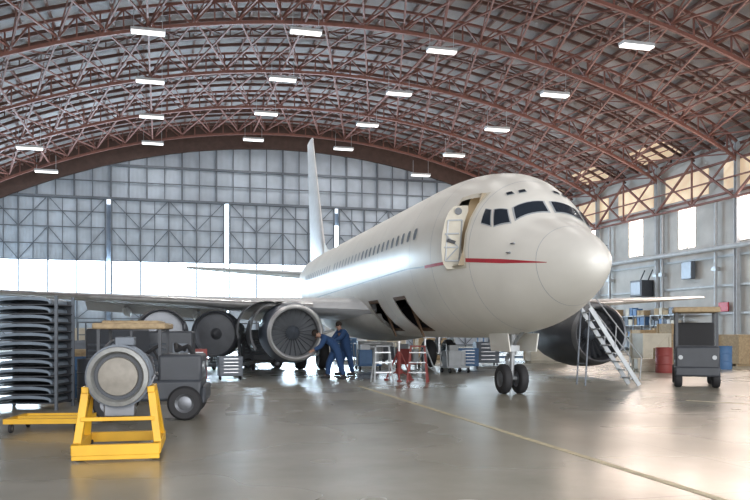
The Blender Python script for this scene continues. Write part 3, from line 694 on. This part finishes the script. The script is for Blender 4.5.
def crate(loc, rz, s, m, lab):
    w, d, h = s; b_ = MB().box((0, 0, .1+(h-.1)/2), (w, d, h-.1))
    for x in (-w/2, w/2):
        for y in (-d/2, d/2): b_.box((x, y, .1+(h-.1)/2), (.09, .09, h-.1))
    for z in (.14, h-.04):
        for y in (-d/2, d/2): b_.box((0, y, z), (w, .08, .09))
    b_.bar((-w/2, -d/2-.01, .14), (w/2, -d/2-.01, h-.05), .03, .08)
    for y in (-d*.4, 0, d*.4): b_.box((0, y, .05), (w, .1, .1))
    b_.obj('shipping_crate', m, loc=loc, rz=rz, label=lab, cat='crate', bevel=.006)
def stepladder(loc, rz, h, m, lab):
    e = MB()
    for x in (-.28, .28): e.bar((x, 0, 0), (x*.7, .32*h/2, h), .05, .03); e.bar((x, .36*h, 0), (x*.7, .17*h, h), .04, .03)
    o = e.obj('step_ladder', m, loc=loc, rz=rz, label=lab, cat='ladder'); n = int(h/.28)
    for k in range(1, n+1):
        z = k*.28; MB().box((0, .16*z+.02, z), (.5-.04*z, .1, .03)).obj('step', ALU, parent=o)
    MB().box((0, .17*h, h+.02), (.42, .2, .04)).obj('top_cap', m, parent=o)
def jackstand(loc, h, m, lab):
    e = MB().cyl((0, 0, .3), (0, 0, h*.75), .06).cyl((0, 0, .2), (0, 0, .35), .1)
    for k in range(3):
        a = 2*math.pi*k/3+.5; x, y = math.cos(a), math.sin(a)
        e.cyl((x*.42, y*.42, .06), (x*.06, y*.06, h*.7), .025).cyl((x*.42, y*.42, .08), (x*.07, y*.07, .28), .018).cyl((x*.42, y*.42, 0), (x*.42, y*.42, .05), .07)
    o = e.obj('tripod_jack', m, loc=loc, label=lab, cat='jack')
    MB().cyl((0, 0, h*.7), (0, 0, h), .035).cyl((0, 0, h-.04), (0, 0, h), .07).obj('ram', ALU, parent=o)
def fluidcart(loc, rz, m, lab):
    o = MB().box((0, 0, .2), (.9, .55, .06)).box((-.15, 0, .5), (.5, .45, .54)).obj('hydraulic_cart', m, loc=loc, rz=rz, bevel=.02, label=lab, cat='service cart')
    MB().cyl((.28, 0, .23), (.28, 0, .75), .14).obj('tank', LGREY, parent=o, bevel=.02)
    MB().tube([(-.45, -.2, .2), (-.5, -.2, 1.0), (-.5, .2, 1.0), (-.45, .2, .2)], .018).obj('push_handle', STEEL, parent=o)
    MB().box((-.15, -.1, .86), (.36, .12, .2)).obj('gauge_panel', STEEL, parent=o)
    for x in (-.38, .38):
        for y in (-.25, .25): tire(o, (x, y, .09), .09, .05)
def drum(loc, m, lab):
    MB().lathe((0, 0, 0), (0, 0, 1), [(0, .01), (0, .28), (.02, .29), (.28, .285), (.30, .30), (.32, .285), (.58, .285), (.60, .30), (.62, .285), (.86, .285), (.88, .295), (.88, .27), (.86, .265), (.86, .01)], 24).cyl((.15, 0, .86), (.15, 0, .89), .04).obj('oil_drum', m, loc=loc, label=lab, cat='drum')
def P(px, Y): return V(((px-375)/790*Y, Y, 0))
def dock(loc, rz, w, d, h, m, lab):
    e = MB()
    for x in (-w/2, w/2):
        for y in (-d/2, d/2): e.bar((x, y, .12), (x, y, h+1.0), .06)
        e.bar((x, -d/2, .3), (x, d/2, h), .05); e.bar((x, -d/2, h+1), (x, d/2, h+1), .05); e.bar((x, -d/2, .2), (x, d/2, .2), .06)
    for y in (-d/2, d/2):
        e.bar((-w/2, y, .3), (w/2, y, h), .05); e.bar((-w/2, y, .2), (w/2, y, .2), .06); e.bar((-w/2, y, h+.5), (w/2, y, h+.5), .04); e.bar((-w/2, y, h+1), (w/2, y, h+1), .05)
    o = e.obj('work_platform', m, loc=loc, rz=rz, label=lab, cat='work platform')
    MB().box((0, 0, h), (w, d, .07)).obj('deck', STEEL, parent=o)
    for x in (-w/2, w/2):
        for y in (-d/2, d/2): tire(o, (x, y, .12), .12, .07, 'caster')
def wallshelf(v, m, lab):
    o = MB()
    for x in (-1.4, 0, 1.4):
        for y in (-.35, .35): o.bar((x, y, 0), (x, y, 2.6), .07)
    r = o.obj('wall_shelving', m, loc=H(UR-1.1, v), rz=TH+math.pi/2, label=lab, cat='shelving')
    for z in (.25, 1.05, 1.85, 2.55): MB().box((0, 0, z), (2.85, .75, .05)).obj('shelf', STEEL, parent=r)
    for z in (.28, 1.08, 1.88, 2.58):
        x = -1.2
        while x < 1.1:
            w_ = random.uniform(.3, .6); hh = random.uniform(.25, .6)
            MB().box((0, 0, hh/2), (w_, .55, hh)).box((0, 0, hh), (w_*1.04, .58, .03)).obj('storage_box', random.choice([CREAM, WOOD, WOOD, DSTEEL, MBLUE, LGREY]), loc=H(UR-1.1, v) + Matrix.Rotation(TH+math.pi/2, 3, 'Z') @ V((x+w_/2, 0, z)), rz=TH+math.pi/2,
                label='lidded storage box standing on wall shelving', cat='box', group='storage boxes on wall shelving')
            x += w_+.1
bare_engine(P(163, 24.5), .45, 'dark removed jet engine on a wheeled stand under the wing')
bare_engine(P(214, 26.8), -.1, 'dark removed jet engine on a stand beside the nacelle')
power_unit(P(170, 18.5), .15, (1.1, .9, 1.45), 'dark ground power unit with louvered side')
power_unit(P(118, 17.2), -.2, (1.1, .8, 1.5), 'dark bulky ground power unit behind tow tractor')
power_unit(P(262, 31), .2, (1.6, 1.0, 1.5), 'dark ground power unit behind the engine nacelle')
drum(P(92, 16.2), CHAR, 'black steel oil drum near the rack'); drum(P(80, 17.4), MBLUE, 'blue steel oil drum near the rack')
crate(P(100, 21), .1, (1.2, .9, 1.2), DSTEEL, 'dark metal crate behind oil drums')
crate(P(66, 19), .2, (1.0, .8, 1.0), WOOD, 'tan wooden crate behind the rack')
toolchest(P(142, 20.5), .1, DSTEEL, 'dark rolling tool cabinet among power units', .8, 1.3)
jackstand(P(399, 23.0), 1.15, DRED, 'faded red tripod aircraft jack beneath the fuselage')
jackstand(P(425, 26.5), 1.2, LGREY, 'grey tripod jack beneath the fuselage')
stepladder(P(384, 22.3), .3, 1.0, LGREY, 'pale step ladder beneath the fuselage')
stepladder(P(417, 22.2), -.2, 1.0, DRED, 'faded red step ladder next to a tripod jack')
toolchest(P(198, 22.0), .2, DRED, 'red rolling tool chest under the wing', .5, .95)
toolchest(P(468, 30), -.1, MBLUE, 'blue rolling tool chest behind the nose gear', .8, .8)
toolchest(P(372, 35), .1, LGREY, 'pale grey rolling tool cabinet', 1.3, 1.0)
toolchest(P(345, 40), 0, MBLUE, 'blue rolling tool cabinet far under the wing', 1.2, 1.1)
toolchest(P(486, 33), .2, DSTEEL, 'dark rolling tool cabinet behind the nose gear', 1.0, 1.0)
toolchest(P(230, 23.5), .3, DSTEEL, 'low dark tool cabinet beside removed engines', .7, .7)
fluidcart(P(368, 29.0), .3, MBLUE, 'small blue hydraulic service cart under the wing root')
fluidcart(P(408, 30.5), -.3, DRED, 'small red hydraulic service cart near main wheels')
fluidcart(P(455, 27.5), .5, LGREY, 'pale hydraulic service cart behind the nose gear')
fluidcart(P(392, 35), .1, DSTEEL, 'dark hydraulic service cart far beneath the fuselage')
crate(P(430, 40), .2, (1.4, 1.0, 1.1), WOOD, 'tan crate beneath the fuselage')
crate(P(650, 33), .2, (1.2, 1.0, 1.35), CREAM, 'pale crate near the side wall')
crate(P(668, 30), -.1, (.8, .8, .8), WOOD, 'small tan crate in front of a taller crate')
crate(P(678, 38), .2, (1.4, 1.2, 1.8), WOOD, 'tall brown crate by the side wall')
crate(P(644, 28.5), .0, (.6, .6, .45), CREAM, 'small cream crate on the floor')
crate(P(742, 33), .3, (1.4, 1.2, 1.3), WOOD, 'brown crate behind the utility cart')
crate(P(650, 43), .1, (1.6, 1.2, 1.5), WOOD, 'tan crate near wall shelving')
crate(P(545, 36), .1, (1.6, 1.1, 1.0), CREAM, 'cream crate behind the nose gear')
crate(P(385, 50), .1, (2.4, 1.3, 1.5), CREAM, 'cream crate near the hangar doors')
crate(P(345, 60), .1, (3, 1.3, 2), LGREY, 'grey crate near the hangar doors')
crate(P(130, 50), .3, (3, 1.5, 1.9), LGREY, 'large grey crate near the hangar doors')
crate(P(70, 40), .3, (2.2, 1.5, 1.6), CREAM, 'pale crate near the hangar doors')
drum(P(724, 30), MBLUE, 'blue steel oil drum behind the utility cart'); drum(P(664, 27.5), DRED, 'red steel oil drum near small crates')
dock(P(190, 34), .2, 2.6, 1.2, .9, CHAR, 'dark wheeled maintenance platform under the wing')
dock(P(110, 32), .1, 2.2, 1.2, .8, DSTEEL, 'grey wheeled maintenance platform under the wing')
dock(P(235, 37), .1, 2.2, 1.2, .8, DSTEEL, 'grey wheeled maintenance platform behind the nacelle')
dock(P(505, 38), .1, 2.4, 1.2, .7, MBLUE, 'blue wheeled maintenance platform behind the nose gear')
wallshelf(55, DSTEEL, 'dark steel shelving against side wall holding boxes'); wallshelf(48, LGREY, 'grey steel shelving against side wall holding boxes'); wallshelf(51.5, DSTEEL, 'dark steel shelving against side wall holding boxes')
MS = empty('mobile_stairs', (6.85, 20.9, 0), math.radians(8), label='slim steep grey metal stairs with handrails in front of engine', cat='stairs')
n = 9; TX, TZ = -1.35, 2.05
each([MB().bar((0, y, .03), (TX, y, TZ), .04, .11) for y in (-.3, .3)], 'stringer', STEEL, MS)
for k in range(1, n+1):
    t = k/(n+.5); MB().box((TX*t, 0, TZ*t), (.2, .58, .03)).obj('tread', STEEL, parent=MS)
for y in (-.33, .33):
    m_ = MB().tube([(.0, y, .2), (.05, y, .75), (TX-.1, y, TZ+.55), (TX, y, TZ)], .018)
    m_.cyl((TX*.5, y, TZ*.5), (TX*.5+.03, y, TZ*.5+.62), .014); m_.obj('handrail', STEEL, parent=MS)
each([MB().bar((TX-.12, y, .03), (TX, y, TZ), .035) for y in (-.28, .28)], 'support_leg', DSTEEL, MS)
MB().bar((TX-.09, -.28, .6), (TX-.09, .28, .6), .03).obj('cross_tie', DSTEEL, parent=MS)
def onwall(v, z, mb, name, m, lab, cat): return mb.obj(name, m, loc=H(UR-.25, v, z), rz=TH, label=lab, cat=cat, bevel=.02)
h = onwall(51.5, 4.6, MB().box((-.5, 0, 0), (1.0, 1.5, 1.2)).bar((-.3, -.5, .6), (.1, -.5, 1.4), .08).bar((-.3, .5, .6), (.1, .5, 1.4), .08), 'unit_heater', CHAR, 'dark boxy unit heater mounted on side wall', 'heater')
MB().box((-1.02, 0, 0), (.04, 1.2, .9)).obj('grille', DALU, parent=h)
h = onwall(46.6, 5.6, MB().box((-.15, 0, 0), (.3, 1.1, 1.2)), 'electrical_cabinet', DSTEEL, 'dark electrical cabinet on side wall', 'cabinet')
MB().box((-.32, 0, 0), (.03, 1.0, 1.1)).obj('door', DALU, parent=h)
onwall(43.2, 3.0, MB().box((-.05, 0, 0), (.1, .9, .6)), 'wall_sign', RED, 'small red blank sign on side wall', 'sign')
# people
def person(loc, rz, J, cloth, lab):
    e = empty('person', loc, rz, label=lab, cat='person')
    def skin(name, verts, edges, rad, m, sub=2, root=0):
        me = bpy.data.meshes.new(name); me.from_pydata(verts, edges, []); me.materials.append(m)
        o = bpy.data.objects.new(name, me); COL.objects.link(o); o.parent = e
        md = o.modifiers.new('skin', 'SKIN'); md.use_smooth_shade = True
        for i, r in enumerate(rad):
            me.skin_vertices[0].data[i].radius = r if isinstance(r, tuple) else (r, r); me.skin_vertices[0].data[i].use_root = (i == root)
        s_ = o.modifiers.new('sub', 'SUBSURF'); s_.levels = s_.render_levels = sub
        return o
    order = ['pel','waist','chest','neck','headb','headt','shL','elL','wrL','haL','shR','elR','wrR','haR','hiL','knL','anL','toL','hiR','knR','anR','toR']
    rad = [(.15,.11),(.13,.10),(.17,.115),.055,.085,.08,.065,.045,.032,(.04,.02),.065,.045,.032,(.04,.02),.085,.062,.042,.04,.085,.062,.042,.04]
    ix = {k: i for i, k in enumerate(order)}
    ed = [('pel','waist'),('waist','chest'),('chest','neck'),('neck','headb'),('headb','headt'),('chest','shL'),('shL','elL'),('elL','wrL'),('wrL','haL'),('chest','shR'),('shR','elR'),('elR','wrR'),('wrR','haR'),
          ('pel','hiL'),('hiL','knL'),('knL','anL'),('anL','toL'),('pel','hiR'),('hiR','knR'),('knR','anR'),('anR','toR')]
    skin('body', [J[k] for k in order], [(ix[a], ix[b2]) for a, b2 in ed], rad, SKIN)
    co = [k for k in order if k not in ('headb','headt','haL','haR','toL','toR')]; cx = {k: i for i, k in enumerate(co)}
    skin('coveralls', [J[k] for k in co], [(cx[a], cx[b2]) for a, b2 in ed if a in cx and b2 in cx],
         [tuple(x*1.33+.018 for x in (rad[ix[k]] if isinstance(rad[ix[k]], tuple) else (rad[ix[k]],)*2)) if k != 'neck' else (.07, .07) for k in co], cloth)
    hb, ht = V(J['headb']), V(J['headt']); hd = (hb+ht)/2; up = (ht-hb).normalized(); fw = up.cross(V((1, 0, 0))); fw = fw if fw.y < 0 else -fw
    if up.z < .5 and fw.z > 0: fw = -fw
    MB().sphere(hd-fw*.03+up*.05, .108, 10, (.88, 1, .95)).obj('hair', HAIR, parent=e)
    MB().sphere(hd+fw*.115-up*.01, .018, 6).obj('nose', SKIN, parent=e)
    for x in (-1, 1):
        MB().sphere(hd+V((x*.09, 0, 0)), .025, 6, (.4, .8, 1.2)).obj('ear', SKIN, parent=e)
        MB().sphere(hd+fw*.095+up*.02+V((x*.035, 0, 0)), .012, 6).obj('eye', DARK, parent=e)
    for s_ in 'LR':
        w, h_ = V(J['wr'+s_]), V(J['ha'+s_]); d = (h_-w).normalized(); sx = d.cross(V((0, 1, .2))).normalized(); f = MB()
        for k, L in zip((-1.5, -.5, .5, 1.5), (.07, .085, .08, .06)):
            p = h_+sx*(k*.018); q = p+d*L*.55; f.cyl(p-d*.02, q, .011, .010, 8); f.cyl(q, q+d*L*.4+V((0, -.02, 0)), .010, .008, 8)
        p = w+d*.04-sx*.03; f.cyl(p, p+d*.05-sx*.03, .012, .010, 8)
        f.obj('fingers', SKIN, parent=e)
        a, t = V(J['an'+s_]), V(J['to'+s_]); b_ = MB().box(((a+t)/2+V((0, .02, -.02))).to_tuple(), (.11, (t-a).length+.12, .09), rz=math.atan2(-(t-a).x, (t-a).y) if (t-a).length else 0)
        b_.cyl(a+V((0, 0, -.04)), a+V((0, 0, .08)), .06, .062, 12); b_.obj('boot', BLACK, parent=e, bevel=.02)
base = dict(pel=(0,0,.95), waist=(0,0,1.12), chest=(0,0,1.36), neck=(0,0,1.52), headb=(0,-.02,1.6), headt=(0,-.01,1.71),
    shL=(-.2,0,1.43), elL=(-.27,.02,1.14), wrL=(-.27,-.1,.9), haL=(-.27,-.13,.83), shR=(.2,0,1.43), elR=(.27,0,1.15), wrR=(.22,-.18,.98), haR=(.2,-.24,.94),
    hiL=(-.1,0,.88), knL=(-.12,-.02,.48), anL=(-.13,.02,.1), toL=(-.14,-.14,.05), hiR=(.1,0,.88), knR=(.13,-.02,.48), anR=(.15,.02,.1), toR=(.17,-.14,.05))
bend = dict(base); bend.update(pel=(0,.08,.96), waist=(0,-.05,1.10), chest=(0,-.27,1.24), neck=(0,-.41,1.31), headb=(0,-.49,1.34), headt=(0,-.58,1.36), shL=(-.2,-.31,1.25), elL=(-.24,-.42,.99), wrL=(-.2,-.6,.85), haL=(-.18,-.66,.81),
    shR=(.2,-.31,1.25), elR=(.24,-.44,.99), wrR=(.2,-.64,.88), haR=(.18,-.7,.85), hiL=(-.1,.08,.88), hiR=(.1,.08,.88), knL=(-.14,-.14,.49), anL=(-.15,-.17,.1), toL=(-.16,-.33,.05), knR=(.14,.16,.49), anR=(.15,.27,.1), toR=(.16,.11,.05))
lean = dict(base); lean.update(waist=(0,-.03,1.12), chest=(0,-.14,1.35), neck=(0,-.22,1.48), headb=(0,-.27,1.56), headt=(0,-.30,1.67), shL=(-.2,-.17,1.41), elL=(-.24,-.34,1.2), wrL=(-.18,-.54,1.12), haL=(-.16,-.61,1.12), shR=(.2,-.17,1.41), elR=(.25,-.36,1.22), wrR=(.2,-.56,1.14), haR=(.18,-.63,1.14),
    knL=(-.13,-.1,.48), anL=(-.15,-.12,.1), toL=(-.16,-.28,.05), knR=(.14,.08,.48), anR=(.16,.16,.1), toR=(.18,0,.05))
person(P(334, 23.9), -1.35, bend, NAVY2, 'person in dark blue coveralls bending forward beside the engine')
person(P(346, 25.6), -1.0, lean, NAVY2, 'person in dark blue coveralls leaning over with arms forward')
# ------------------------------------------------------------------ light
w = bpy.data.worlds.new('world'); sc.world = w; w.use_nodes = True
bg = w.node_tree.nodes['Background']; bg.inputs['Color'].default_value = (.82, .90, 1, 1); bg.inputs['Strength'].default_value = 1.9
def area(loc, rot, sx, sy, e, col, spec=.25):
    l = bpy.data.lights.new('daylight', 'AREA'); l.shape = 'RECTANGLE'; l.size = sx; l.size_y = sy; l.energy = e; l.color = col; l.specular_factor = spec
    o = bpy.data.objects.new('daylight', l); COL.objects.link(o); o.location = loc; o.rotation_euler = rot
area(H(UC, V0-.5, 7.5), (math.radians(90), 0, TH), 46, 14, 7800, (1, .97, .93))
area(H(UC-8, V1-.8, 6), (math.radians(-90), 0, TH), 30, 2.6, 8500, (.62, .82, 1), .35)
area(H(UR-1.2, 46, 8.6), (math.radians(90), 0, TH+math.radians(90)), 34, 2.8, 2600, (1, .80, .66), .1)
# camera
cam = bpy.data.cameras.new('camera'); co = bpy.data.objects.new('camera', cam); COL.objects.link(co)
co.location = (0, 0, 1.45); co.rotation_euler = (math.radians(90), 0, 0)
cam.sensor_width = 36; cam.lens = 790/750*36; cam.shift_y = 81/750; cam.clip_end = 400
sc.camera = co
sc.view_settings.view_transform = 'Standard'; sc.view_settings.look = 'None'; sc.view_settings.exposure = 0.0
